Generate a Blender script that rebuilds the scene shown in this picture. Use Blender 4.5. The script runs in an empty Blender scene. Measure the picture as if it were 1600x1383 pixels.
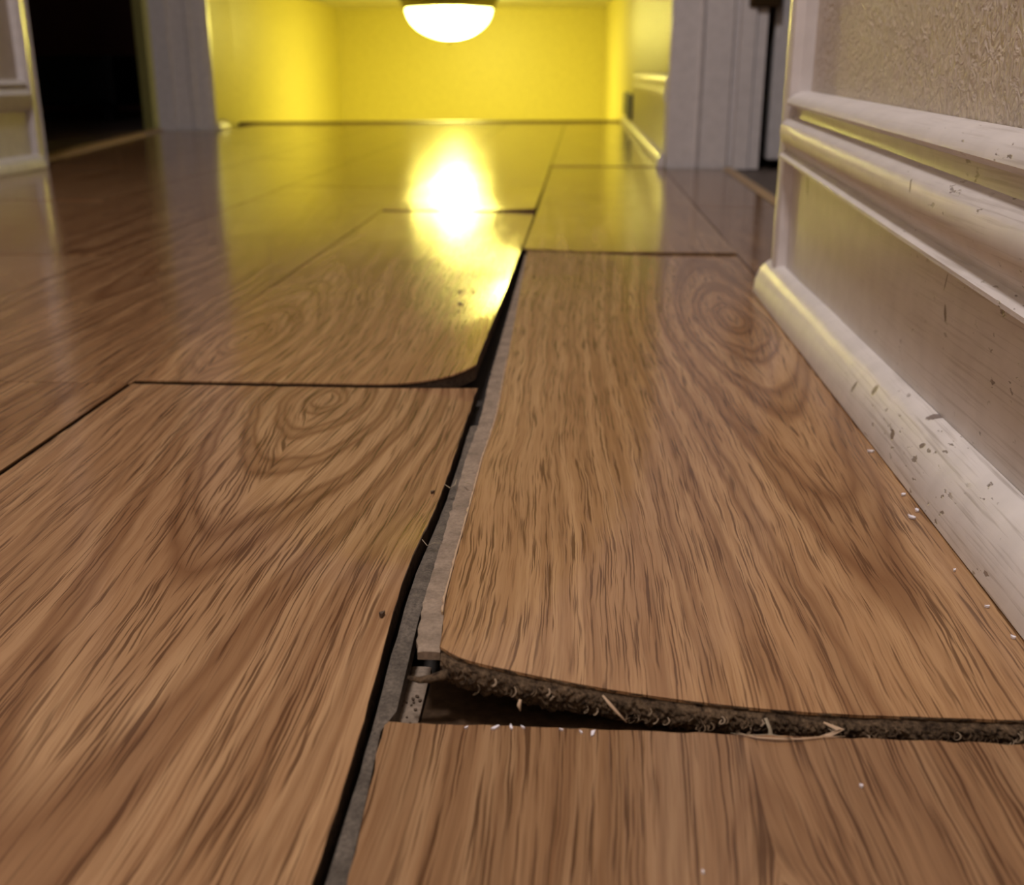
import bpy, bmesh, math, random
from mathutils import Vector, noise
C = bpy.context.scene.collection
S = bpy.context.scene
random.seed(4)

# ------------------------------------------------------------ camera, world, light, exposure
cd = bpy.data.cameras.new('camera'); cam = bpy.data.objects.new('camera', cd); C.objects.link(cam)
cam.location = (0, 0, 0.16)
cam.rotation_euler = (math.radians(90 - 18.8), 0, math.radians(3.5))
cd.sensor_width = 36; cd.lens = 1700 / 1600 * 36; cd.clip_start = 0.01; cd.clip_end = 50
cd.dof.use_dof = True; cd.dof.focus_distance = 0.36; cd.dof.aperture_fstop = 16
S.camera = cam
w = bpy.data.worlds.new('world'); S.world = w; w.use_nodes = True
w.node_tree.nodes['Background'].inputs[0].default_value = (1, .95, .9, 1)
w.node_tree.nodes['Background'].inputs[1].default_value = 0.05
S.view_settings.view_transform = 'Standard'; S.view_settings.look = 'None'
S.view_settings.gamma = 1; S.view_settings.exposure = 0; S.view_settings.use_curve_mapping = False

def area(name, loc, size, power, col):
    l = bpy.data.lights.new(name, 'AREA'); l.shape = 'DISK'; l.size = size; l.energy = power; l.color = col
    o = bpy.data.objects.new(name, l); C.objects.link(o); o.location = loc; return o
# the hall's own ceiling lamp, above the frame
area('hall_lamp_light', (-0.35, 0.0, 2.34), 0.36, 30, (1, .92, .93))

# ------------------------------------------------------------ material helpers
class G:
    def __init__(s, name):
        s.m = bpy.data.materials.new(name); s.m.use_nodes = True
        s.t = s.m.node_tree; s.n = s.t.nodes; s.b = s.n['Principled BSDF']
    def put(s, node, i, v):
        if v is None: return
        if isinstance(v, bpy.types.NodeSocket): s.t.links.new(v, node.inputs[i])
        else: node.inputs[i].default_value = v
    def math(s, op, a, b=None, c=None, clamp=False):
        n = s.n.new('ShaderNodeMath'); n.operation = op; n.use_clamp = clamp
        s.put(n, 0, a); s.put(n, 1, b); s.put(n, 2, c); return n.outputs[0]
    def xyz(s, x, y, z):
        n = s.n.new('ShaderNodeCombineXYZ'); s.put(n, 0, x); s.put(n, 1, y); s.put(n, 2, z); return n.outputs[0]
    def sep(s, v):
        n = s.n.new('ShaderNodeSeparateXYZ'); s.put(n, 0, v); return n.outputs
    def obj(s): return s.n.new('ShaderNodeTexCoord').outputs['Object']
    def noise(s, v, scale=1, detail=2, rough=.5, dist=0):
        n = s.n.new('ShaderNodeTexNoise'); s.put(n, 'Vector', v); s.put(n, 'Scale', scale)
        s.put(n, 'Detail', detail); s.put(n, 'Roughness', rough); s.put(n, 'Distortion', dist); return n.outputs[0]
    def ramp(s, f, pts, interp='LINEAR'):
        n = s.n.new('ShaderNodeValToRGB'); s.put(n, 0, f); e = n.color_ramp.elements; n.color_ramp.interpolation = interp
        while len(e) < len(pts): e.new(.5)
        for k, (p, c) in enumerate(pts):
            e[k].position = p; e[k].color = (c, c, c, 1) if isinstance(c, (int, float)) else (*c, 1)
        return n.outputs[0]
    def mix(s, f, a, b, mode='MIX'):
        n = s.n.new('ShaderNodeMix'); n.data_type = 'RGBA'; n.blend_type = mode
        s.put(n, 0, f)
        for i, v in ((6, a), (7, b)):
            if isinstance(v, tuple): v = (*v, 1)
            s.put(n, i, v)
        return n.outputs[2]
    def bump(s, h, strength, dist=.001):
        n = s.n.new('ShaderNodeBump'); s.put(n, 'Strength', strength); s.put(n, 'Distance', dist); s.put(n, 'Height', h)
        s.t.links.new(n.outputs[0], s.b.inputs['Normal'])
    def mapr(s, v, a, b, c=0, d=1):
        n = s.n.new('ShaderNodeMapRange'); s.put(n, 0, v); s.put(n, 1, a); s.put(n, 2, b); s.put(n, 3, c); s.put(n, 4, d); return n.outputs[0]

def wood(name, cx=0.0, cy=0.4, seed=0.0, tint=(1, 1, 1), D=.06, L=.25, ovals=0.6):
    """oak laminate decor: cathedral rings nested around (cx, cy) in plank coordinates, straight grain elsewhere, pores along the board"""
    g = G(name); p = g.obj(); x, y, z = g.sep(p)[:3]
    mu, ad, su = (lambda a, b: g.math('MULTIPLY', a, b)), (lambda a, b: g.math('ADD', a, b)), (lambda a, b: g.math('SUBTRACT', a, b))
    w1 = g.noise(g.xyz(mu(x, 9), mu(y, 4), seed), 1, 2)
    w2 = g.noise(g.xyz(mu(x, 60), mu(y, 18), seed + 5), 1, 2)
    w3 = g.noise(g.xyz(mu(x, 240), mu(y, 75), seed + 9), 1, 2)
    wx = ad(mu(su(w1, .5), .018), ad(mu(su(w2, .5), .0032), mu(su(w3, .5), .0008)))
    dx = su(ad(x, wx), cx)
    t = g.math('DIVIDE', g.math('ABSOLUTE', ad(su(y, cy), mu(su(w2, .5), .03))), L)
    d = mu(g.math('DIVIDE', t, ad(t, 1.0)), D)
    f = g.math('SQRT', ad(mu(dx, dx), ad(mu(d, d), 1e-6)))
    pull = mu(su(f, g.math('ABSOLUTE', dx)), g.math('SIGN', dx))
    u = ad(ad(x, wx), mu(pull, .38))
    # growth rings, clearest close to the heart
    sn = g.math('SINE', ad(mu(f, 2 * math.pi / .0125), mu(w1, 6)))
    oval = g.ramp(g.math('MULTIPLY_ADD', sn, .5, .5), [(.0, 0), (.45, .08), (.82, 1), (1, .45)])
    oval = mu(oval, mu(g.mapr(f, .050, .150, 1, .0), ovals))
    ring = g.noise(g.xyz(mu(f, 230), mu(y, 1.6), seed + 2), 1, 2)
    ring = g.ramp(ring, [(.40, 0), (.5, .45), (.60, 1)])
    # long streaks, short dark pores in the streaks
    s1 = g.noise(g.xyz(mu(u, 400), mu(y, 4), seed + 3), 1, 3.5, .65)
    s1 = g.ramp(s1, [(.44, 0), (.60, 1)])
    pr = g.noise(g.xyz(mu(u, 1700), mu(y, 26), seed + 4), 1, 1.5)
    pr = g.ramp(pr, [(.51, 0), (.59, 1)])
    mask = g.noise(g.xyz(mu(u, 420), mu(y, 10), seed + 6), 1, 2)
    mask = g.ramp(mask, [(.42, .05), (.54, 1)])
    pore = mu(pr, mask)
    p2 = g.noise(g.xyz(mu(u, 2300), mu(y, 38), seed + 8), 1, 1)
    p2 = g.ramp(p2, [(.56, 0), (.66, 1)])
    blot = g.noise(g.xyz(mu(x, 24), mu(y, 5), seed + 7), 1, 3)
    col = g.mix(g.ramp(blot, [(.3, 0), (.7, 1)]), (.535, .345, .178), (.435, .262, .133))
    col = g.mix(mu(ring, .42), col, (.30, .155, .070))
    col = g.mix(oval, col, (.20, .098, .044))
    col = g.mix(mu(s1, .46), col, (.27, .145, .068))
    col = g.mix(mu(p2, .38), col, (.22, .105, .047))
    col = g.mix(mu(pore, .80), col, (.095, .044, .020))
    col = g.mix(1, col, tint, 'MULTIPLY')
    g.t.links.new(col, g.b.inputs['Base Color'])
    sm = g.noise(p, 14, 3)
    g.put(g.b, 'Roughness', g.mapr(sm, .3, .7, .11, .15))
    g.put(g.b, 'IOR', 1.56)
    g.bump(su(mu(sm, .3), ad(pore, mu(s1, .3))), .10, .00020)
    return g.m

def core_mat(name, a, b, scale=700, bump=1.0):
    g = G(name); p = g.obj()
    n = g.noise(p, scale, 6, .7); n2 = g.noise(p, scale * .15, 3)
    c = g.mix(g.ramp(n, [(.35, 0), (.68, 1)]), a, b)
    c = g.mix(g.math('MULTIPLY', g.ramp(n2, [(.4, 0), (.7, 1)]), .5), c, tuple(v * .45 for v in a))
    g.t.links.new(c, g.b.inputs['Base Color']); g.put(g.b, 'Roughness', .95)
    g.put(g.b, 'Specular IOR Level', .15)
    g.bump(n, bump, .0008); return g.m

def paint(name, col, rough=.28, scratch=0.0, plaster=0.0, nicks=(), axis='y'):
    """gloss paint; scratch = grain lines along y, plaster = thick roller / trowel texture"""
    g = G(name); p = g.obj(); x, y, z = g.sep(p)[:3]
    n1 = g.noise(p, 60, 3)
    c = g.mix(g.ramp(n1, [(.35, 0), (.7, 1)]), col, tuple(v * .9 for v in col))
    h = g.math('MULTIPLY', n1, .4)
    if scratch:
        sc = g.noise(g.xyz(g.math('MULTIPLY', x, 500), g.math('MULTIPLY', y, 18), g.math('MULTIPLY', z, 700)), 1, 3)
        nearer = g.mapr(y, .62, .40, 0, 1)
        c = g.mix(g.math('MULTIPLY', g.math('MULTIPLY', g.ramp(sc, [(.52, 0), (.68, 1)]), scratch), nearer), c, (.30, .255, .21))
        ch = g.noise(g.xyz(g.math('MULTIPLY', x, 320), g.math('MULTIPLY', y, 120), g.math('MULTIPLY', z, 320)), 1, 3)
        cm = g.noise(p, 38, 2)
        cm = g.math('MULTIPLY', g.ramp(ch, [(.64, 0), (.68, 1)]), g.math('MULTIPLY', g.ramp(cm, [(.5, 0), (.6, 1)]), nearer))
        c = g.mix(g.math('MULTIPLY', cm, .8), c, (.17, .13, .10))
        h = g.math('SUBTRACT', h, g.math('ADD', g.math('MULTIPLY', sc, .5 * scratch), cm))
    for (ny, nz, ry, rz, ang) in nicks:
        a = g.math('SUBTRACT', y, ny); b = g.math('SUBTRACT', z, nz)
        ca, sa = math.cos(ang), math.sin(ang)
        u = g.math('DIVIDE', g.math('ADD', g.math('MULTIPLY', a, ca), g.math('MULTIPLY', b, sa)), ry)
        v = g.math('DIVIDE', g.math('SUBTRACT', g.math('MULTIPLY', b, ca), g.math('MULTIPLY', a, sa)), rz)
        d = g.math('ADD', g.math('MULTIPLY', u, u), g.math('MULTIPLY', v, v))
        d = g.math('ADD', d, g.math('MULTIPLY', g.math('SUBTRACT', g.noise(p, 900, 2), .5), 1.4))
        k = g.mapr(d, .6, 1.2, 1, 0)
        c = g.mix(g.math('MULTIPLY', k, .8), c, (.12, .075, .055)); h = g.math('SUBTRACT', h, g.math('MULTIPLY', k, 1.5))
    if plaster:
        pl = g.noise(g.xyz(x, g.math('MULTIPLY', y, 1), g.math('MULTIPLY', z, .7)), 150, 3, .5, 2.4)
        h = g.math('ADD', h, g.math('MULTIPLY', pl, plaster * 3))
    g.t.links.new(c, g.b.inputs['Base Color']); g.put(g.b, 'Roughness', rough)
    g.bump(h, .5 if not plaster else .8, .0005 if not plaster else .0012)
    return g.m

def plain(name, col, rough=.6, var=.12, scale=30, metal=0):
    g = G(name); p = g.obj(); n = g.noise(p, scale, 4)
    c = g.mix(n, tuple(v * (1 + var) for v in col), tuple(v * (1 - var) for v in col))
    g.t.links.new(c, g.b.inputs['Base Color']); g.put(g.b, 'Roughness', rough); g.put(g.b, 'Metallic', metal)
    g.bump(n, .1); return g.m

def glow(name, col, s):
    """frosted glass bowl with the bulb glowing strongest at its middle"""
    g = G(name); g.b.inputs['Base Color'].default_value = (.9, .85, .7, 1); g.put(g.b, 'Roughness', .3)
    x, y, z = g.sep(g.obj())[:3]
    a = g.math('SUBTRACT', x, .03)
    d = g.math('SQRT', g.math('ADD', g.math('MULTIPLY', a, a), g.math('MULTIPLY', z, 0.0)))
    g.b.inputs['Emission Color'].default_value = (*col, 1)
    g.put(g.b, 'Emission Strength', g.mapr(d, .03, .09, s * 1.9, s * .55)); return g.m

M = dict(
    core=core_mat('fibre_core', (.045, .030, .020), (.105, .072, .046)),
    torn=core_mat('torn_fibre', (.030, .019, .012), (.23, .155, .09), 520, 1.0),
    lip=core_mat('dusty_fibre', (.12, .10, .08), (.27, .225, .175), 900),
    tongue=core_mat('pale_tongue', (.26, .20, .145), (.40, .31, .23), 700, .5),
    endlip=core_mat('brown_tongue', (.05, .03, .016), (.10, .06, .032), 300, .4),
    sub=plain('subfloor', (.035, .028, .022), .9),
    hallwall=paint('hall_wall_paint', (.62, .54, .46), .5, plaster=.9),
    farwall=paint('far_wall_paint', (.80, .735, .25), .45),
    ceil=plain('ceiling_paint', (.80, .77, .68), .8, .04),
    white=paint('trim_paint', (.74, .70, .69), .3),
    base=paint('baseboard_paint', (.71, .665, .63), .38, scratch=.35,
               nicks=[(.4495, .0867, .0016, .0022, .2), (.4479, .0666, .0014, .004, -.5), (.4794, .1147, .001, .0035, -.6),
                      (.7452, .0891, .0022, .007, -.3), (.452, .079, .0006, .004, .3)]),
    quarter=paint('quarter_round_paint', (.78, .74, .70), .33, scratch=.55,
                  nicks=[(.5234, .0137, .0016, .003, .3), (.4976, .0195, .003, .002, .5), (.4366, .0261, .003, .0015, 0),
                         (.4518, .0127, .003, .0016, .3), (.4203, .0186, .0022, .0011, -.3)]),
    door=paint('door_paint', (.62, .60, .60), .35),
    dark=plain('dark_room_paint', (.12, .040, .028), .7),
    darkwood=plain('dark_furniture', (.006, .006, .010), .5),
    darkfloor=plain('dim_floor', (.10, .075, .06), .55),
    strip=plain('threshold_wood', (.42, .27, .12), .35),
    nose=plain('stair_nosing_wood', (.16, .085, .035), .4),
    metal=plain('aged_brass', (.10, .065, .03), .35, .2, 60, .8),
    rim=plain('lamp_rim_metal', (.16, .13, .06), .4, .2, 60, .6),
    vent=plain('vent_grey', (.07, .075, .10), .5),
    flake=plain('paint_flake', (.86, .83, .88), .4, .03),
    splinter=plain('wood_splinter', (.50, .35, .22), .7),
    crumb=plain('brown_crumb', (.10, .065, .04), .9),
    shred=plain('fibre_shred', (.26, .19, .12), .9),
    hair=plain('fibre_hair', (.33, .27, .18), .8),
    bulb=glow('lamp_glass', (1, .845, .18), 36.0),
)

# ------------------------------------------------------------ mesh helpers
def mesh_obj(name, vs, fs, mat, parent=None, smooth=False, loc=(0, 0, 0)):
    me = bpy.data.meshes.new(name); me.from_pydata([tuple(v) for v in vs], [], fs); me.update()
    bm = bmesh.new(); bm.from_mesh(me); bmesh.ops.recalc_face_normals(bm, faces=bm.faces); bm.to_mesh(me); bm.free()
    o = bpy.data.objects.new(name, me); C.objects.link(o); o.location = loc
    if mat: me.materials.append(mat)
    if smooth:
        for p in me.polygons: p.use_smooth = True
    if parent: o.parent = parent
    return o
def tag(o, label, cat=None, group=None):
    o['label'] = label
    if cat: o['category'] = cat
    if group: o['group'] = group
    return o
def struct(o, label=None):
    o['kind'] = 'structure'
    if label: o['label'] = label
    return o
def empty(name, loc, label, cat, group=None):
    o = bpy.data.objects.new(name, None); C.objects.link(o); o.location = loc; o.empty_display_size = .05
    return tag(o, label, cat, group)
def box(name, a, b, mat, parent=None, bev=0.0):
    bm = bmesh.new(); bmesh.ops.create_cube(bm, size=1)
    for v in bm.verts: v.co = Vector([(a[i] + b[i]) / 2 + v.co[i] * (b[i] - a[i]) for i in range(3)])
    if bev: bmesh.ops.bevel(bm, geom=bm.edges[:], offset=bev, segments=3, affect='EDGES', profile=.5)
    me = bpy.data.meshes.new(name); bm.to_mesh(me); bm.free(); me.materials.append(mat)
    o = bpy.data.objects.new(name, me); C.objects.link(o)
    if parent: o.parent = parent
    return o
def loft(name, profs, mat, parent=None, smooth=False, sub=1):
    """profs: list of (y, [(x,z)...]) closed outlines lofted along y"""
    vs, fs = [], []; n = len(profs[0][1])
    st = []
    for k in range(len(profs) - 1):
        for s in range(sub):
            t = s / sub
            st.append((profs[k][0] * (1 - t) + profs[k + 1][0] * t,
                       [(a[0] * (1 - t) + b[0] * t, a[1] * (1 - t) + b[1] * t) for a, b in zip(profs[k][1], profs[k + 1][1])]))
    st.append(profs[-1])
    for y, pr in st:
        for x, z in pr: vs.append((x, y, z))
    for k in range(len(st) - 1):
        for i in range(n):
            j = (i + 1) % n; fs.append((k * n + i, k * n + j, (k + 1) * n + j, (k + 1) * n + i))
    fs.append(tuple(range(n))); fs.append(tuple(range((len(st) - 1) * n, len(st) * n)))
    o = mesh_obj(name, vs, fs, mat, parent)
    if smooth:
        for p in o.data.polygons: p.use_smooth = len(p.vertices) == 4
        o.data.set_sharp_from_angle(angle=math.radians(38))
    return o
def vprofile(name, pts, z0, z1, mat, parent=None):
    n = len(pts); vs = [(x, y, z0) for x, y in pts] + [(x, y, z1) for x, y in pts]
    fs = [(i, (i + 1) % n, n + (i + 1) % n, n + i) for i in range(n)] + [tuple(range(n)), tuple(range(n, 2 * n))]
    return mesh_obj(name, vs, fs, mat, parent)
def tube(name, pts, rads, mat, parent=None, seg=7, flat=1.0, loc=(0, 0, 0)):
    vs, fs = [], []
    for k, p in enumerate(pts):
        p = Vector(p); t = (Vector(pts[min(k + 1, len(pts) - 1)]) - Vector(pts[max(k - 1, 0)])).normalized()
        u = t.cross(Vector((.1, .2, 1))).normalized(); v = t.cross(u)
        for s in range(seg):
            a = 2 * math.pi * s / seg; vs.append(p + (u * math.cos(a) + v * math.sin(a) * flat) * rads[k])
    for k in range(len(pts) - 1):
        for s in range(seg):
            j = (s + 1) % seg; fs.append((k * seg + s, k * seg + j, (k + 1) * seg + j, (k + 1) * seg + s))
    fs.append(tuple(range(seg))); fs.append(tuple(range((len(pts) - 1) * seg, len(pts) * seg)))
    return mesh_obj(name, vs, fs, mat, parent, True, loc)
def lathe(name, prof, mat, parent=None, seg=48):
    vs, fs = [], []; n = len(prof)
    for s in range(seg):
        a = 2 * math.pi * s / seg
        for r, z in prof: vs.append((r * math.cos(a), r * math.sin(a), z))
    for s in range(seg):
        j = (s + 1) % seg
        for i in range(n - 1): fs.append((s * n + i, j * n + i, j * n + i + 1, s * n + i + 1))
    return mesh_obj(name, vs, fs, mat, parent, True)
def ns(x, y, z, s): return noise.noise(Vector((x * s, y * s, z * s)))
def lerp(t, pts):
    if t <= pts[0][0]: return pts[0][1]
    for (a, u), (b, v) in zip(pts, pts[1:]):
        if t <= b:
            k = (t - a) / (b - a); k = k * k * (3 - 2 * k) if False else k; return u + (v - u) * k
    return pts[-1][1]

# ------------------------------------------------------------ the room
HC = 2.40
struct(mesh_obj('floor', [(-1.3, -1.25, -.010), (.36, -1.25, -.010), (.36, 3.80, -.010), (-1.3, 3.60, -.010),
                          (-1.3, -1.25, -.09), (.36, -1.25, -.09), (.36, 3.80, -.09), (-1.3, 3.60, -.09)],
                [(0, 1, 2, 3), (4, 5, 6, 7), (0, 1, 5, 4), (1, 2, 6, 5), (2, 3, 7, 6), (3, 0, 4, 7)], M['sub']),
       'dark subfloor under the laminate planks')
struct(box('ceiling', (-1.3, -1.25, HC), (.40, 3.95, HC + .05), M['ceil']), 'ceiling of the hall')
struct(box('ceiling_stairwell', (-1.25, 3.95, .452), (.17, 5.62, .50), M['ceil']), 'low yellow lit ceiling over the stairs')
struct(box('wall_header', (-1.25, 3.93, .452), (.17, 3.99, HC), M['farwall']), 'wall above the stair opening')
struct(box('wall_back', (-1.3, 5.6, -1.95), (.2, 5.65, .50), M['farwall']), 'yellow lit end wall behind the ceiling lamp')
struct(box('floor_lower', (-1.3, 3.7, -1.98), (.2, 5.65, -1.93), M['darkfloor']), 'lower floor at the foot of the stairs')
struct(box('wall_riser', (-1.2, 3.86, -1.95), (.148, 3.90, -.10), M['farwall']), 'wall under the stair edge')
struct(box('wall_behind', (-1.0, -1.27, -.01), (.16, -1.22, HC), M['hallwall']), 'wall closing the hall')
# left side
struct(box('wall_left', (-1.05, -1.25, -.01), (-.960, 1.90, HC), M['hallwall']), 'left hall wall in front of the dark doorway')
struct(vprofile('wall_left_far', [(-1.062, 3.225), (-1.118, 3.64), (-1.19, 5.6), (-1.30, 5.6), (-1.30, 3.30), (-1.24, 3.225)],
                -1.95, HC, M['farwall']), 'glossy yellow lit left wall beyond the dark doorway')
struct(box('wall_left_header', (-1.24, 1.90, 2.05), (-1.04, 3.2, HC), M['hallwall']), 'wall above the dark doorway')
# right side
struct(box('wall_right', (.158, -1.25, -.01), (.26, .800, HC), M['hallwall']), 'textured cream wall above the near baseboard')
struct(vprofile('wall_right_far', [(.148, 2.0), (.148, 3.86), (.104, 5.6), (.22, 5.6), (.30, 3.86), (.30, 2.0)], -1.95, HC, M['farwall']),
       'far right hall wall beside the doorway')
struct(box('wall_right_header', (.158, .80, 2.05), (.26, 2.0, HC), M['hallwall']), 'wall above the right doorway')

# near right baseboard with moulded cap, leaning slightly towards the camera
far_p = [(.1575, .1475), (.1520, .1470), (.1465, .1455), (.1425, .1425), (.1415, .1400), (.1435, .1380), (.1480, .1370),
         (.1490, .1335), (.1480, .1308), (.1430, .1290), (.1396, .1262), (.1386, .1215), (.1394, .1165), (.1418, .1125),
         (.1442, .1098), (.1446, .1080), (.1392, .1052), (.1392, .1035), (.1500, .1020), (.1500, .0000), (.1575, .0000)]
def shear(z, y):
    if z < .02: return z
    k = (.80 - y) / .42
    return z - k * lerp(z, [(.02, 0), (.10, .0165), (.11, .0165), (.135, .0105), (.148, .0070)])
profs = [(y, [(x, shear(z, y)) for x, z in far_p]) for y in (-1.2, .05, .2, .38, .55, .70, .800)]
struct(loft('baseboard_right', profs, M['base'], smooth=True, sub=4), 'white moulded baseboard, scuffed, on the near right wall')
def qr_prof(x, r, h, s=1):
    return [(x + s * r, 0)] + [(x + s * r * (1 - math.cos(a)), h * math.sin(a)) for a in [math.pi / 2 * i / 10 for i in range(11)]][0:] + [(x + s * r, h)]
def quarter(name, x, r, h, y0, y1, mat, s=1):
    outline = [(x, .0008)] + [(x + s * r * (1 - math.cos(a)), .0008 + h * math.sin(a)) for a in [math.pi / 2 * i / 10 for i in range(1, 11)]] + [(x + s * r, .0008)]
    vs = []; o = loft(name, [(y0, outline), (y1, outline)], mat, smooth=True, sub=40)
    for v in o.data.vertices:       # hand-worn waviness
        v.co.x += .0004 * ns(v.co.y, v.co.z, 1, 40)
    return o
struct(quarter('trim_1', .1338, .0160, .0255, -1.2, .838, M['quarter']), 'white quarter-round moulding, chipped, along the near right baseboard')
# door casing and jamb at the end of the near wall
struct(vprofile('trim_2', [(.1500, .800), (.1440, .803), (.1425, .812), (.1440, .820), (.1445, .828), (.1462, .835), (.150, .840), (.262, .840), (.262, .800)],
                0, 2.05, M['white']), 'white casing corner at the end of the near right baseboard')
# far jamb of the right doorway, facing the camera
struct(vprofile('door_1', [(.1480, 1.985), (.1480, 1.972), (.152, 1.968), (.196, 1.968), (.200, 1.963), (.206, 1.968), (.2520, 1.968),
                           (.2540, 1.980), (.2620, 1.980), (.2640, 1.962), (.288, 1.962), (.290, 1.968), (.3080, 1.968), (.3080, 1.985)],
                0, 2.05, M['white']), 'white door jamb with stop at the right doorway')
dr = empty('door', (.36, 2.02, 0), 'white door standing open behind the right jamb, mostly hidden by the near wall', 'door')
box('door_slab', (-.036, -.035, .014), (.60, .0, 2.03), M['door'], dr, .004)
hg = box('hinge', (-.086, -.063, .262), (-.034, -.030, .345), M['metal'], dr, .003)
hg['label'] = 'dark brass hinge'
# threshold strips
tag(loft('threshold_strip', [(.842, [(.247, .0), (.250, .003), (.256, .0045), (.262, .003), (.265, 0), (.256, -.004)]),
                             (1.96, [(.247, .0), (.250, .003), (.256, .0045), (.262, .003), (.265, 0), (.256, -.004)])], M['strip'], smooth=True),
    'thin tan wooden threshold strip across the right doorway', 'threshold')
def tl(y): return -1.040 - (y - 2.1) * .167
pf = lambda y: [(tl(y) - .024, -.001), (tl(y) - .018, .005), (tl(y), .0075), (tl(y) + .018, .005), (tl(y) + .024, -.001), (tl(y), -.006)]
tag(loft('threshold_strip', [(1.94, pf(1.94)), (3.21, pf(3.21))], M['strip'], smooth=True), 'tan wooden threshold strip across the dark left doorway', 'threshold')
# left door: far jamb facing the camera, near casing, baseboard
struct(vprofile('door_2', [(-1.215, 3.228), (-1.215, 3.20), (-1.175, 3.20), (-1.172, 3.192), (-1.163, 3.192), (-1.160, 3.20), (-1.118, 3.20), (-1.112, 3.194), (-1.100, 3.194),
                           (-1.096, 3.20), (-1.070, 3.20), (-1.058, 3.206), (-1.052, 3.214), (-1.052, 3.228)], 0, 2.05, M['white']), 'white door jamb beyond the dark doorway')
struct(vprofile('trim_3', [(-.962, 1.900), (-.950, 1.902), (-.944, 1.910), (-.946, 1.925), (-.952, 1.932), (-.948, 1.945), (-.956, 1.955), (-1.06, 1.955), (-1.06, 1.900)],
                0, 2.05, M['white']), 'white casing in front of the dark doorway')
outl = [(-.960, 0), (-.952, 0), (-.952, .096), (-.944, .102), (-.942, .110), (-.939, .124), (-.946, .132), (-.950, .136), (-.944, .141), (-.950, .147), (-.960, .148)]
struct(loft('baseboard_left', [(-1.2, outl), (1.900, outl)], M['white'], smooth=True), 'white moulded baseboard on the left hall wall')
struct(quarter('trim_4', -.936, .0155, .024, -1.2, 1.915, M['quarter'], -1), 'white quarter-round along the left baseboard')
# far right baseboard + quarter round
outr = [(.148, 0), (.1455, 0), (.1455, .108), (.1435, .112), (.1430, .128), (.1455, .136), (.1440, .143), (.1460, .156), (.148, .158)]
struct(loft('baseboard_far', [(2.0, outr), (3.25, outr)], M['white'], smooth=True), 'white moulded baseboard on the far right wall')
struct(quarter('trim_5', .1335, .0125, .024, 1.985, 3.84, M['quarter']), 'white quarter-round at the far right wall')
struct(quarter('trim_6', -1.045, .018, .024, 3.232, 3.32, M['quarter'], -1), 'short white end of quarter-round beyond the dark doorway')
# grey vent low on the far right wall
vt = empty('wall_vent', (.148, 3.52, .0), 'small dark grey vent low on the far right wall', 'vent')
box('vent_frame', (-.010, -.24, .030), (-.002, .24, .100), M['vent'], vt, .002)
for k in range(4): box('slat', (-.014, -.22, .038 + k * .015), (-.009, .22, .046 + k * .015), M['vent'], vt)
# stair nosing
tag(loft('stair_nosing', [(0, [(3.865, -.004), (3.865, .004), (3.880, .006), (3.895, .0), (3.895, -.03), (3.885, -.03)]),
                          (1, [(3.865, -.004), (3.865, .004), (3.880, .006), (3.895, .0), (3.895, -.03), (3.885, -.03)])], M['nose']),
    'dark brown wooden nosing where the hall floor ends at the stairs', 'nosing')
nz = bpy.data.objects['stair_nosing']
for v in nz.data.vertices:
    t = v.co.y; v.co = Vector((-1.125 + t * (1.272), v.co.x - .222 * (1 - t), v.co.z))
# dark room on the left
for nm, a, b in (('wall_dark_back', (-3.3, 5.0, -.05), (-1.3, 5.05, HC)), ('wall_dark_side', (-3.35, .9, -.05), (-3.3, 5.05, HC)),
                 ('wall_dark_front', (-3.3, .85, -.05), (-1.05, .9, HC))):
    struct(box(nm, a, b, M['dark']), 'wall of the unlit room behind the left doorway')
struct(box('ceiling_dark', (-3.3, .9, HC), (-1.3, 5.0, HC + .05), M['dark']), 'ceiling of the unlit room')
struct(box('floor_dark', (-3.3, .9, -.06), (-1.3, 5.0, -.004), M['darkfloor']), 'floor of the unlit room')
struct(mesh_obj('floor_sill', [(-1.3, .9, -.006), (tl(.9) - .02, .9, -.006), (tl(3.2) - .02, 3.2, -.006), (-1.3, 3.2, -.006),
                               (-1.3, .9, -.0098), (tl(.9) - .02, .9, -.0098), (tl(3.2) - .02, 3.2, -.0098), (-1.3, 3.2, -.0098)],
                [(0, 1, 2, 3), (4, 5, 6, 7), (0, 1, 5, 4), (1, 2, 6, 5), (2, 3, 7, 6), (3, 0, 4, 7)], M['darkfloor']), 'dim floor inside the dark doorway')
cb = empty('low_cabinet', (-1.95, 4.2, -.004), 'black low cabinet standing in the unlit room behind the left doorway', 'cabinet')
box('cabinet_body', (-.50, -.25, .05), (.30, .25, .22), M['darkwood'], cb, .01)
for sx in (-.48, .24):
    for sy in (-.23, .19): box('leg', (sx, sy, 0), (sx + .04, sy + .04, .06), M['darkwood'], cb)
for sx in (-.49, -.09): box('door_panel', (sx, -.262, .065), (sx + .375, -.249, .205), M['darkwood'], cb, .003)
# room on the right
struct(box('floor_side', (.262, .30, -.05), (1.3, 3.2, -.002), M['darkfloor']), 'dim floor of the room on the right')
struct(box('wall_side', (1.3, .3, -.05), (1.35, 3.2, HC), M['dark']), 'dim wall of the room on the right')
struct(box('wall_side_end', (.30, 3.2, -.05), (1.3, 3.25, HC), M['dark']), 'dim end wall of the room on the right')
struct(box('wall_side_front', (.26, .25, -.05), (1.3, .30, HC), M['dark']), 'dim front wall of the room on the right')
struct(box('ceiling_side', (.26, .25, HC), (1.35, 3.25, HC + .05), M['dark']), 'ceiling of the room on the right')

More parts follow.
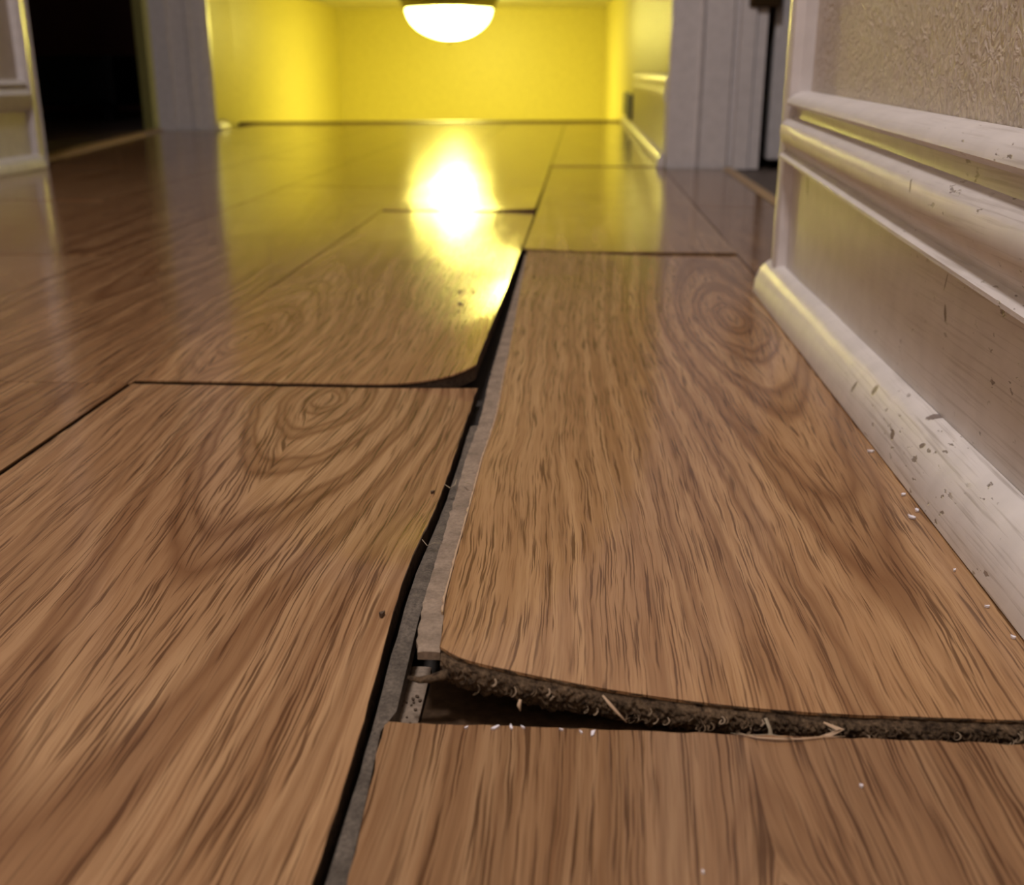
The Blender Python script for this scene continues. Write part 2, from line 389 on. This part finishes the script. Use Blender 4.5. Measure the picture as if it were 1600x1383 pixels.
# ------------------------------------------------------------ laminate planks
TH, TD = .0082, .0009
def F(v): return v if callable(v) else (lambda t: v)
def plank(label, x0, x1, y0, y1, mat, zf=None, nx=14, ny=40, jx=0.0, jy=0.0, ox=None, tongue=None, lips=None, torn=False, joint=.0005):
    """x0/x1 functions of y, y0/y1 functions of x; zf lifts the board"""
    x0, x1, y0, y1 = F(x0), F(x1), F(y0), F(y1); zf = zf or (lambda x, y: 0)
    xm, ym = ox if ox else ((x0(y0(0)) + x1(y0(0))) / 2, y0(x0(0)))
    g = []
    for j in range(ny + 1):
        row = []
        for i in range(nx + 1):
            s, t = i / nx, j / ny
            yy = y0(x0(0) * (1 - s) + x1(0) * s) * (1 - t) + y1(x0(0) * (1 - s) + x1(0) * s) * t
            a, b = x0(yy) + joint, x1(yy) - joint; xx = a * (1 - s) + b * s
            # y bounds evaluated at the true x
            yy = (y0(xx) + joint) * (1 - t) + (y1(xx) - joint) * t
            if jx and i == 0: xx += jx * ns(yy, 1, 3, 170)
            if jx and i == nx: xx += jx * ns(yy, 5, 3, 170)
            if jy and j == 0: yy += jy * ns(xx, 9, 3, 150)
            if jy and j == ny: yy += jy * (ns(xx, 7, 3, 160) + .7 * ns(xx, 2, 8, 420))
            row.append((xx, yy, zf(xx, yy)))
        g.append(row)
    n1 = nx + 1
    def slab(top, bot, name, m, parent=None, inset=0.0):
        vs, fs = [], []
        for k, d in enumerate((top, bot)):
            for j in range(ny + 1):
                for i in range(n1):
                    x, y, z = g[j][i]
                    if inset:
                        if i == 0: x += inset
                        if i == nx: x -= inset
                        if j == 0: y += inset
                        if j == ny: y -= inset
                    vs.append((x - xm, y - ym, z - d))
        N = n1 * (ny + 1)
        for j in range(ny):
            for i in range(nx):
                a = j * n1 + i
                fs.append((a, a + 1, a + n1 + 1, a + n1)); fs.append((N + a, N + a + n1, N + a + n1 + 1, N + a + 1))
        ed = [i for i in range(n1)] + [j * n1 + nx for j in range(1, ny + 1)] + [ny * n1 + i for i in range(nx - 1, -1, -1)] + [j * n1 for j in range(ny - 1, 0, -1)]
        for a, b in zip(ed, ed[1:] + ed[:1]): fs.append((a, a + N, b + N, b))
        nt = nx * ny * 2
        o = mesh_obj(name, vs, fs, m, parent)
        for k, p in enumerate(o.data.polygons): p.use_smooth = k < nt
        o.data.set_sharp_from_angle(angle=math.radians(40))
        return o
    root = slab(0, TD, 'laminate_plank', mat); root.location = (xm, ym, 0)
    tag(root, label, 'floorboard')
    c = slab(TD, TH, 'fibreboard_core', M['core'], root, .0003); c['label'] = 'dark brown fibreboard edge'
    return root, (xm, ym)
def side_strip(root, org, name, mat, xa, xb, za, zb, y0, y1, lab, ny=110, ragged=0.0, par=None):
    """a strip running along y: xa/xb functions of y, za (top) / zb (bottom) functions of y"""
    xa, xb, za, zb = F(xa), F(xb), F(za), F(zb); vs, fs = [], []
    for j in range(ny + 1):
        y = y0 + (y1 - y0) * j / ny
        r = ragged * ns(y, 3, 1, 260) + ragged * .6 * ns(y, 8, 1, 700)
        m = .25 * (xb(y) - xa(y))
        for x, z in ((xa(y) + r, za(y) - .0004), (xa(y) + m + r, za(y)), (xb(y) - m, za(y)), (xb(y), za(y) - .0002), (xb(y), zb(y)), (xa(y) + r, zb(y))):
            vs.append((x - org[0], y - org[1], z))
    for j in range(ny):
        for i in range(6):
            k = (i + 1) % 6; fs.append((j * 6 + i, j * 6 + k, (j + 1) * 6 + k, (j + 1) * 6 + i))
    fs.append(tuple(range(6))); fs.append(tuple(range(ny * 6, ny * 6 + 6)))
    o = mesh_obj(name, vs, fs, mat, root); o['label'] = lab; return o

XJ, XL = -.0535, -.2405
def xC0(y): return lerp(y, [(-.4, -.0400), (.18, -.0458), (.243, -.0484)])
# --- A1: big board left of the gap
XA = -.0520
def zA1(x, y):
    b = .0098 * math.exp(-((y - .305) / (.066 if y > .305 else .058)) ** 2) + .0008
    return b * max(0, 1 - (XA - x) / .075) ** 1.8
wa1 = wood('oak_decor_a1', .020, .93, 1.3, (.94, .91, .90), .085, .16, .9)
r, o1 = plank('wide oak laminate plank in the left foreground, its right edge bulging over the open gap', XL, XA, -.40, .5555, wa1, zA1, 30, 120, jx=.0006, jy=.0008)
side_strip(r, o1, 'locking_lip', M['lip'], lambda y: XA + .0012, lambda y: min(XA + .0064, xC0(y) - .0002) if y < .246 else XA + .0064, lambda y: zA1(XA, y) * .85 - .0030, lambda y: zA1(XA, y) * .8 - .0080, -.40, .50, 'grey dusty locking lip', ragged=.0004)
# --- C: board in front at the right
wc = wood('oak_decor_c', -.010, .585, 7.7, (.76, .73, .73), .02, .02, .45)
r, o2 = plank('front right oak plank with the chipped straight end below the raised plank', xC0, (.1458), -.40, .2425, wc, lambda x, y: 0, 60, 90, jx=.0010, jy=.0012)
e1 = box('end_lip', (-.040 - o2[0], .2400 - o2[1], -.0078), ((.1458) - o2[0], .2750 - o2[1], -.0058), M['endlip'], r); e1['label'] = 'dark brown end lip'
e2 = side_strip(r, o2, 'tongue', M['tongue'], -.0475, -.0405, -.0046, -.0072, .236, .278, 'pale tan tongue end', 20)
# --- B: the raised board
def zB(x, y):
    a = max(0, 1 - (x + .040) / .120); b = max(0, 1 - (y - .252) / .30)
    z = .0158 * a * a * b * b
    z += .0030 * max(0, 1 - math.hypot(x + .05, y - 1.02) / .13) ** 1.5
    return z
def xB0(y): return lerp(y, [(.22, -.0345), (.252, -.0350), (.27, -.0366), (.29, -.0380), (.33, -.0388), (.44, -.0400), (.50, -.0390), (.52, -.0390), (.61, -.0408), (.88, -.0460), (1.015, -.0480)])
def yB0(x):
    c = max(0, min(1, (-.0245 - x) / .0135)); return .2525 + .0075 * c ** 2.2
wb = wood('oak_decor_b', .050, .49, 3.1, (1.04, 1.0, .95), .085, .30, .95)
r, o3 = plank('raised oak laminate plank with the dark torn end curling up in the foreground', xB0, (.1458), yB0, 1.0155, wb, zB, 70, 150, jx=.0005, jy=.0003, joint=.0004)
side_strip(r, o3, 'tongue', M['tongue'], lambda y: xB0(y) - lerp(y, [(.25, .0052), (.262, .0062), (.35, .0064), (.45, .0074), (.57, .0080), (.8, .0045), (1.0, .0015)]), lambda y: xB0(y) + .0004, lambda y: zB(xB0(y), y) - .0009,
           lambda y: zB(xB0(y), y) - .0034, .2555, 1.0, 'pale grey-brown tongue strip', 200, .0006)
side_strip(r, o3, 'edge_burr', M['splinter'], lambda y: xB0(y) - .0004, lambda y: xB0(y) + .0003, lambda y: zB(xB0(y), y) + .0002 + .0003 * ns(y, 1, 1, 200),
           lambda y: zB(xB0(y), y) - .0012, .28, .62, 'light worn edge of the plank', 160, .0006)
# torn fibre face
NXT, NZT = 520, 26
vs, fs = [], []
for i in range(NXT + 1):
    x = -.0348 + (.1447 + .0348) * i / NXT
    for k in range(NZT + 1):
        t = k / NZT; y = yB0(x) + .0006; z = zB(x, y)
        if t < .16:
            out = .0002 + .0003 * ns(x, t, 0, 300)
        else:
            u = (t - .16) / .84
            out = .0006 + .0020 * math.sin(math.pi * min(1, u * .9 + .1)) + .0012 * ns(x, t * .004, 4, 300) + .0016 * abs(ns(x, t * .008 + .3, 6, 620)) + .0011 * abs(ns(x, t * .009, 2, 1300))
            out += .0010 * max(0, ns(x, 2, 2, 60))
        zz = z - TH * t * (1.0 + .10 * ns(x, 4, 1, 90)) - (.0008 * ns(x, 6, 1, 500) if t > .9 else 0)
        vs.append((x - o3[0], y - out - o3[1], zz - .0002))
    vs.append((x - o3[0], y + .004 - o3[1], z - .0006)); 
n = NZT + 2
for i in range(NXT):
    for k in range(n - 1):
        a = i * n + k
        if k == NZT: fs.append((a, a + n, (i + 1) * n + n - 1, i * n + n - 1)) if False else None
        else: fs.append((a, a + 1, a + n + 1, a + n))
fs = [f for f in fs if f]
for i in range(NXT):     # back faces, so that it is a solid strip
    fs.append((i * n, (i + 1) * n, (i + 1) * n + n - 1, i * n + n - 1)); fs.append((i * n + NZT, i * n + n - 1, (i + 1) * n + n - 1, (i + 1) * n + NZT))
te = mesh_obj('torn_edge', vs, fs, M['torn'], r, True); te['label'] = 'ragged dark brown torn fibre edge'
# loose curls of fibre on the torn face
def curl(x, dz, ln, rad, parent, org, mat, name='fibre_shred', down=1):
    y = yB0(x) - .0022; z = zB(x, y) - dz; a = random.uniform(-.9, .9); pts = []; rr = []
    for k in range(9):
        t = k / 8
        pts.append((x + math.sin(a) * ln * t + .0006 * math.sin(t * 7 + a) - org[0], y - .0016 * math.sin(t * 3.0) - org[1], z - ln * t * down * math.cos(a) + .0005 * math.cos(t * 6 + a)))
        rr.append(rad * (1 - .6 * abs(t - .3)))
    return tube(name, pts, rr, mat, parent, 6, .5)
for k in range(80):
    x = random.uniform(-.036, .138)
    curl(x, random.uniform(.0018, .0055), random.uniform(.0008, .0026), random.uniform(.00012, .00040), r, o3, M['torn'] if random.random() < .75 else M['shred'])
# ragged bit of tongue sticking out at the corner
tube('tongue_tip', [(-.0325 - o3[0], .2525 - o3[1], .0086), (-.0365 - o3[0], .2512 - o3[1], .0078), (-.0400 - o3[0], .2508 - o3[1], .0074), (-.0430 - o3[0], .2505 - o3[1], .0082)],
     [.0022, .0018, .0014, .0008], M['torn'], r, 8, .6)
# --- A2: curled board in mid distance
def zA2(x, y):
    a = max(0, 1 - (XJ - x) / .066); b = max(0, 1 - (y - .5565) / .72)
    bow = .0024 * a ** 1.2 * (math.sin((y - .5565) * 18) * .35) * (1 if y < 1.2 else 0) * b
    return .0105 * a ** 2.7 * b ** 1.3 + bow + .0012 * max(0, 1 - (y - .5565) / .3)
def yA20(x): return .5580 + .006 * max(0, min(1, (x + .068) / .0145)) ** 2
wa2 = wood('oak_decor_a2', -.062, .10, 5.2, (.98, .93, .88), .07, .20, .6)
r, o4 = plank('curled oak plank of the middle row, its front right corner lifted', XL, XJ, yA20, 1.334, wa2, zA2, 40, 90, jx=.0006, jy=.0004)
# --- A3, A4
def zA3(x, y):
    a = max(0, 1 - (XJ - x) / .07); b = max(0, 1 - (y - 1.336) / .3); l = max(0, 1 - (x - XL) / .05)
    return .003 * a ** 1.5 * b + .0010 * b + .0006 * l * l * math.exp(-((y - 1.65) / .28) ** 2)
plank('middle row oak plank carrying the bright reflection of the lamp', XL, XJ, 1.3365, 2.72, wood('oak_decor_a3', .03, .5, 8.2, (.97, .93, .88)), zA3, 20, 60)
def yend(x): return 3.858 - .222 * (1 - (x + 1.125) / 1.272) if x > -1.3 else 3.6
plank('last oak plank of the middle row before the stairs', XL, XJ, 2.722, yend, wood('oak_decor_a4', .05, .5, 2.2), None, 8, 12)
# --- B2, B3
def zB2(x, y): return .0020 * max(0, 1 - (y - 1.018) / .35) + .002 * max(0, 1 - (x + .05) / .06) * max(0, 1 - (y - 1.018) / .2)
plank('oak plank right of the middle joint just beyond the raised plank', -.0520, (.1458), 1.0180, 2.004, wood('oak_decor_b2', -.03, .6, 6.6, (.97, .93, .88)), zB2, 20, 50)
plank('oak plank at the far right running to the stairs', -.0530, (.1458), 2.0075, yend, wood('oak_decor_b3', .03, .7, 9.4), lambda x, y: .0012 * max(0, 1 - (y - 2.0) / .3), 12, 20)
# --- right of the doorway line
wr = wood('oak_decor_r', -.02, .5, 12.1, (.80, .74, .72))
plank('dark oak plank beside the casing corner in the right doorway', lambda y: .1461 + .0012 * max(0, 1 - abs(y - 1.18) / .2), .246, .845, 1.40, wr, None, 8, 16)
plank('dark oak plank reaching the jamb of the right doorway', .1461, .246, 1.403, 1.958, wood('oak_decor_r2', .05, .5, 14.1, (.82, .76, .74)), None, 8, 16)
# --- left rows
rows = [(-.4335, XL, [(-.4, .555), (.5562, 1.62), (1.622, 2.86), (2.862, None)]),
        (-.6265, -.4335, [(-.4, .98), (.982, 2.15), (2.152, None)]),
        (-.8195, -.6265, [(-.4, 1.42), (1.422, 2.6), (2.602, None)])]
wn = ['first', 'second', 'third']
pos = {0: ['in the near left corner', 'at the left edge, beside the curled plank', 'beyond mid distance', 'next to the stairs'],
       1: ['at the left edge', 'in mid distance', 'next to the stairs'], 2: ['at the left edge', 'in front of the dark doorway', 'next to the stairs']}
sd = 20
for ri, (a, b, segs) in enumerate(rows):
    for si, (y0, y1) in enumerate(segs):
        sd += 3.7
        m = wood('oak_decor_l%d' % int(sd * 10), random.uniform(-.12, .12), random.uniform(.2, .9), sd, random.choice([(.78, .73, .69), (.72, .66, .62), (.84, .79, .74)]), .07, .2, .9)  # varied tints, all darkened to carry the dark doorway's reflection in the colour
        tilt = .0004 * random.uniform(-1, 1)
        plank('oak plank, %s row left of the middle, %s' % (wn[ri], pos[ri][si]), a, b - (.0016 if si + ri == 0 else .0007 if ri == 0 else 0), y0, y1 if y1 else yend, m,
              (lambda t, aa: (lambda x, y: t * (x - aa) / .19))(tilt, a), 6, 24)
mm = wood('oak_decor_w1', .05, .7, 61.3, (.76, .70, .66))  # tint darkened too, doorway reflection put into the wood colour
plank('oak plank running along the left baseboard', -.9350, -.8195, -.4, 1.93, mm, None, 6, 24)
mm = wood('oak_decor_w2', -.05, .5, 67.3, (.70, .64, .60))  # darkest tint, reflection of the dark doorway painted into the wood
plank('oak plank along the dark doorway threshold', lambda y: max(tl(y) + .027, -1.02) if y < 2.05 else tl(y) + .027, -.8195, 1.958, 3.185, mm, None, 8, 24)
plank('short oak plank beyond the white jamb of the dark doorway', -1.040, -.8195, 3.19, yend, wood('oak_decor_w3', .05, .5, 71.3), None, 5, 8)

# ------------------------------------------------------------ ceiling lamp
lp = empty('ceiling_light', (-.531, 4.6, .452), 'lit white glass bowl lamp on the low ceiling at the end of the hall', 'lamp')
prof = [(.172 * math.cos(a), -.052 - .118 * math.sin(a)) for a in [math.pi / 2 * i / 14 for i in range(15)]]
lathe('glass_bowl', prof, M['bulb'], lp)
lathe('lamp_rim', [(.0, -.001), (.196, -.001), (.198, -.018), (.192, -.030), (.184, -.036), (.186, -.046), (.176, -.056), (.168, -.054)], M['rim'], lp)
lathe('finial', [(0, -.184), (.006, -.182), (.009, -.177), (.006, -.172), (.012, -.169), (.012, -.166), (0, -.166)], M['metal'], lp, 16)

# ------------------------------------------------------------ debris
def flake(x, y, z, r, label, group=None, mat='flake', tall=.0006, name='paint_flake', cat='paint chip', asp=.6):
    n = 9; vs = []; rot = random.uniform(0, 3)
    pts = []
    for k in range(n):
        a = 2 * math.pi * k / n; q = r * random.uniform(.65, 1.15)
        px, py = q * math.cos(a), q * math.sin(a) * asp
        pts.append((px * math.cos(rot) - py * math.sin(rot), px * math.sin(rot) + py * math.cos(rot)))
    vs = [(p[0] * .9, p[1] * .9, .0) for p in pts] + [(p[0], p[1], tall + .25 * abs(p[0])) for p in pts] + [(0, 0, tall * .9)]
    fs = [(i, (i + 1) % n, n + (i + 1) % n, n + i) for i in range(n)] + [tuple(range(n))] + [(n + i, n + (i + 1) % n, 2 * n) for i in range(n)]
    o = mesh_obj(name, vs, fs, M[mat], None, False, (x, y, z)); tag(o, label, cat, group); return o
flake(.1312, .4653, .0002, .0017, 'white paint flake farthest along the quarter-round moulding')
flake(.1310, .4127, .0002, .0013, 'tiny white paint flake just beyond the pair by the quarter-round')
flake(.1278, .3895, .0002, .0019, 'largest white paint flake on the raised plank near the quarter-round')
flake(.1318, .3965, .0002, .0015, 'white paint flake wedged against the quarter-round beside the largest flake')
flake(.1290, .3431, .0002, .0008, 'small white speck near the quarter-round, close to the right edge')
flake(.1306, .3167, .0002, .0009, 'white speck in the dark grime by the quarter-round')
flake(.1315, .2970, .0002, .0011, 'white paint fleck nearest the camera by the quarter-round')
flake(.0690, .2218, .0001, .0006, 'single white speck in the middle of the front right plank')
flake(.0287, .1900, .0001, .0005, 'pale speck at the bottom edge on the front right plank')
WL = ['lone white fleck at the left end of the chipped plank edge', 'largest shiny white fleck on the left part of the chipped plank edge', 'white fleck right beside the largest one on the chipped plank edge', 'white fleck ending the left cluster on the chipped plank edge', 'small white fleck just below the hanging splinter', 'bright elongated white fleck below the hanging splinter', 'faint white fleck between the left cluster and the hanging splinter']
for (x, y, q), lb in zip(((-.0265, .2403, .0007), (-.0190, .2406, .0014), (-.0150, .2411, .0011), (-.0120, .2413, .0008), (.0030, .2400, .0007), (.0060, .2398, .0014), (-.002, .2408, .0006)), WL):
    flake(x, y, .0001, q, lb, 'white flecks along the chipped plank end', 'flake', .0004, asp=.35)
WL = ['biggest dark crumb on the curled plank', 'far left crumb on the curled plank', 'far right crumb on the curled plank', 'smallest crumb, nearest on the curled plank']
for (x, y, q), lb in zip(((-.0844, .7729, .0045), (-.090, .8231, .0030), (-.0795, .818, .0025), (-.083, .745, .002)), WL):
    flake(x, y, zA2(x, y), q, lb, 'crumbs on the curled plank', 'crumb', .0007, 'crumb', 'crumb', .45)
def splint(label, pts, rads, mat='splinter', name='wood_splinter', cat='splinter', group=None, flat=.45):
    o = tube(name, [(p[0] - pts[0][0], p[1] - pts[0][1], p[2] - pts[0][2]) for p in pts], rads, M[mat], None, 7, flat, pts[0]); tag(o, label, cat, group); return o
splint('pale splinter hanging from the torn end of the raised plank', [(.0085, .2482, .0062), (.0105, .2465, .0046), (.0126, .2455, .0026), (.0148, .2450, .0004)], [.0004, .0008, .0007, .0004])
splint('tiny pale splinter on the left part of the torn end', [(-.0130, .2485, .0040), (-.0133, .2475, .0028), (-.0129, .2470, .0014)], [.0004, .0006, .0003])
splint('tan curl of fibre on the right half of the torn end', [(.0660, .2490, -.0002), (.0700, .2470, -.0010), (.0670, .2462, -.0024), (.0630, .2458, -.0036), (.0600, .2455, -.0048)], [.0006, .0014, .0013, .0009, .0004])
splint('short fibre shred on the torn end, left of the tan curl', [(.0510, .2490, .0005), (.0520, .2470, -.0015), (.0522, .2455, -.0035), (.0518, .2450, -.0050)], [.0006, .0006, .0008, .0005], 'hair')
splint('long thin pale sliver lying along the end of the front right plank', [(.0430, .2418, .0006), (.0470, .2398, .0007), (.0520, .2392, .0009), (.0580, .2398, .0007), (.0640, .2412, .0006), (.0700, .2420, .0005)], [.0001, .0003, .0004, .0003, .0002, .0001], 'splinter')
splint('second fine sliver crossing the first on the chipped plank end', [(.0410, .2415, .0006), (.0460, .2405, .0008), (.0510, .2400, .0016), (.0560, .2392, .0010)], [.0001, .0002, .0002, .0001], 'hair')
splint('grey fibre bridging the open gap', [(-.0520, .342, .0074), (-.0500, .340, .0060), (-.0475, .340, .0072), (-.0450, .341, .0066)], [.0002, .00025, .00025, .0002], 'hair', 'loose_fibre', 'fibre')
splint('short grey fibre farther up the gap', [(-.0515, .402, .0048), (-.0490, .400, .0040), (-.0470, .399, .0058), (-.0468, .404, .0062)], [.0002, .00035, .0003, .0002], 'hair', 'loose_fibre', 'fibre')
splint('thin fibre curled on the left edge of the raised plank', [(-.0440, .404, .0052), (-.0425, .400, .0064), (-.0405, .400, .0060), (-.0400, .396, .0070)], [.0002, .0003, .0003, .0002], 'hair', 'loose_fibre', 'fibre')
flake(-.0560, .3990, zA1(-.056, .399) + .0001, .0012, 'brown crumb on the edge of the bulging left plank', None, 'crumb', .0010, 'crumb', 'crumb')
flake(-.0555, .2830, zA1(-.0545, .283) + .0001, .0012, 'dark crumb at the nearest part of the bulging plank edge', None, 'crumb', .0012, 'crumb', 'crumb')
for k in range(14):
    x = random.uniform(-.0470, -.0412); y = random.uniform(.247, .262)
    flake(x, y, -.0046, random.uniform(.0003, .0007), 'dark crumb on the exposed tongue below the raised plank corner', 'crumbs on the exposed tongue', 'crumb', .0004, 'crumb', 'crumb', .8)
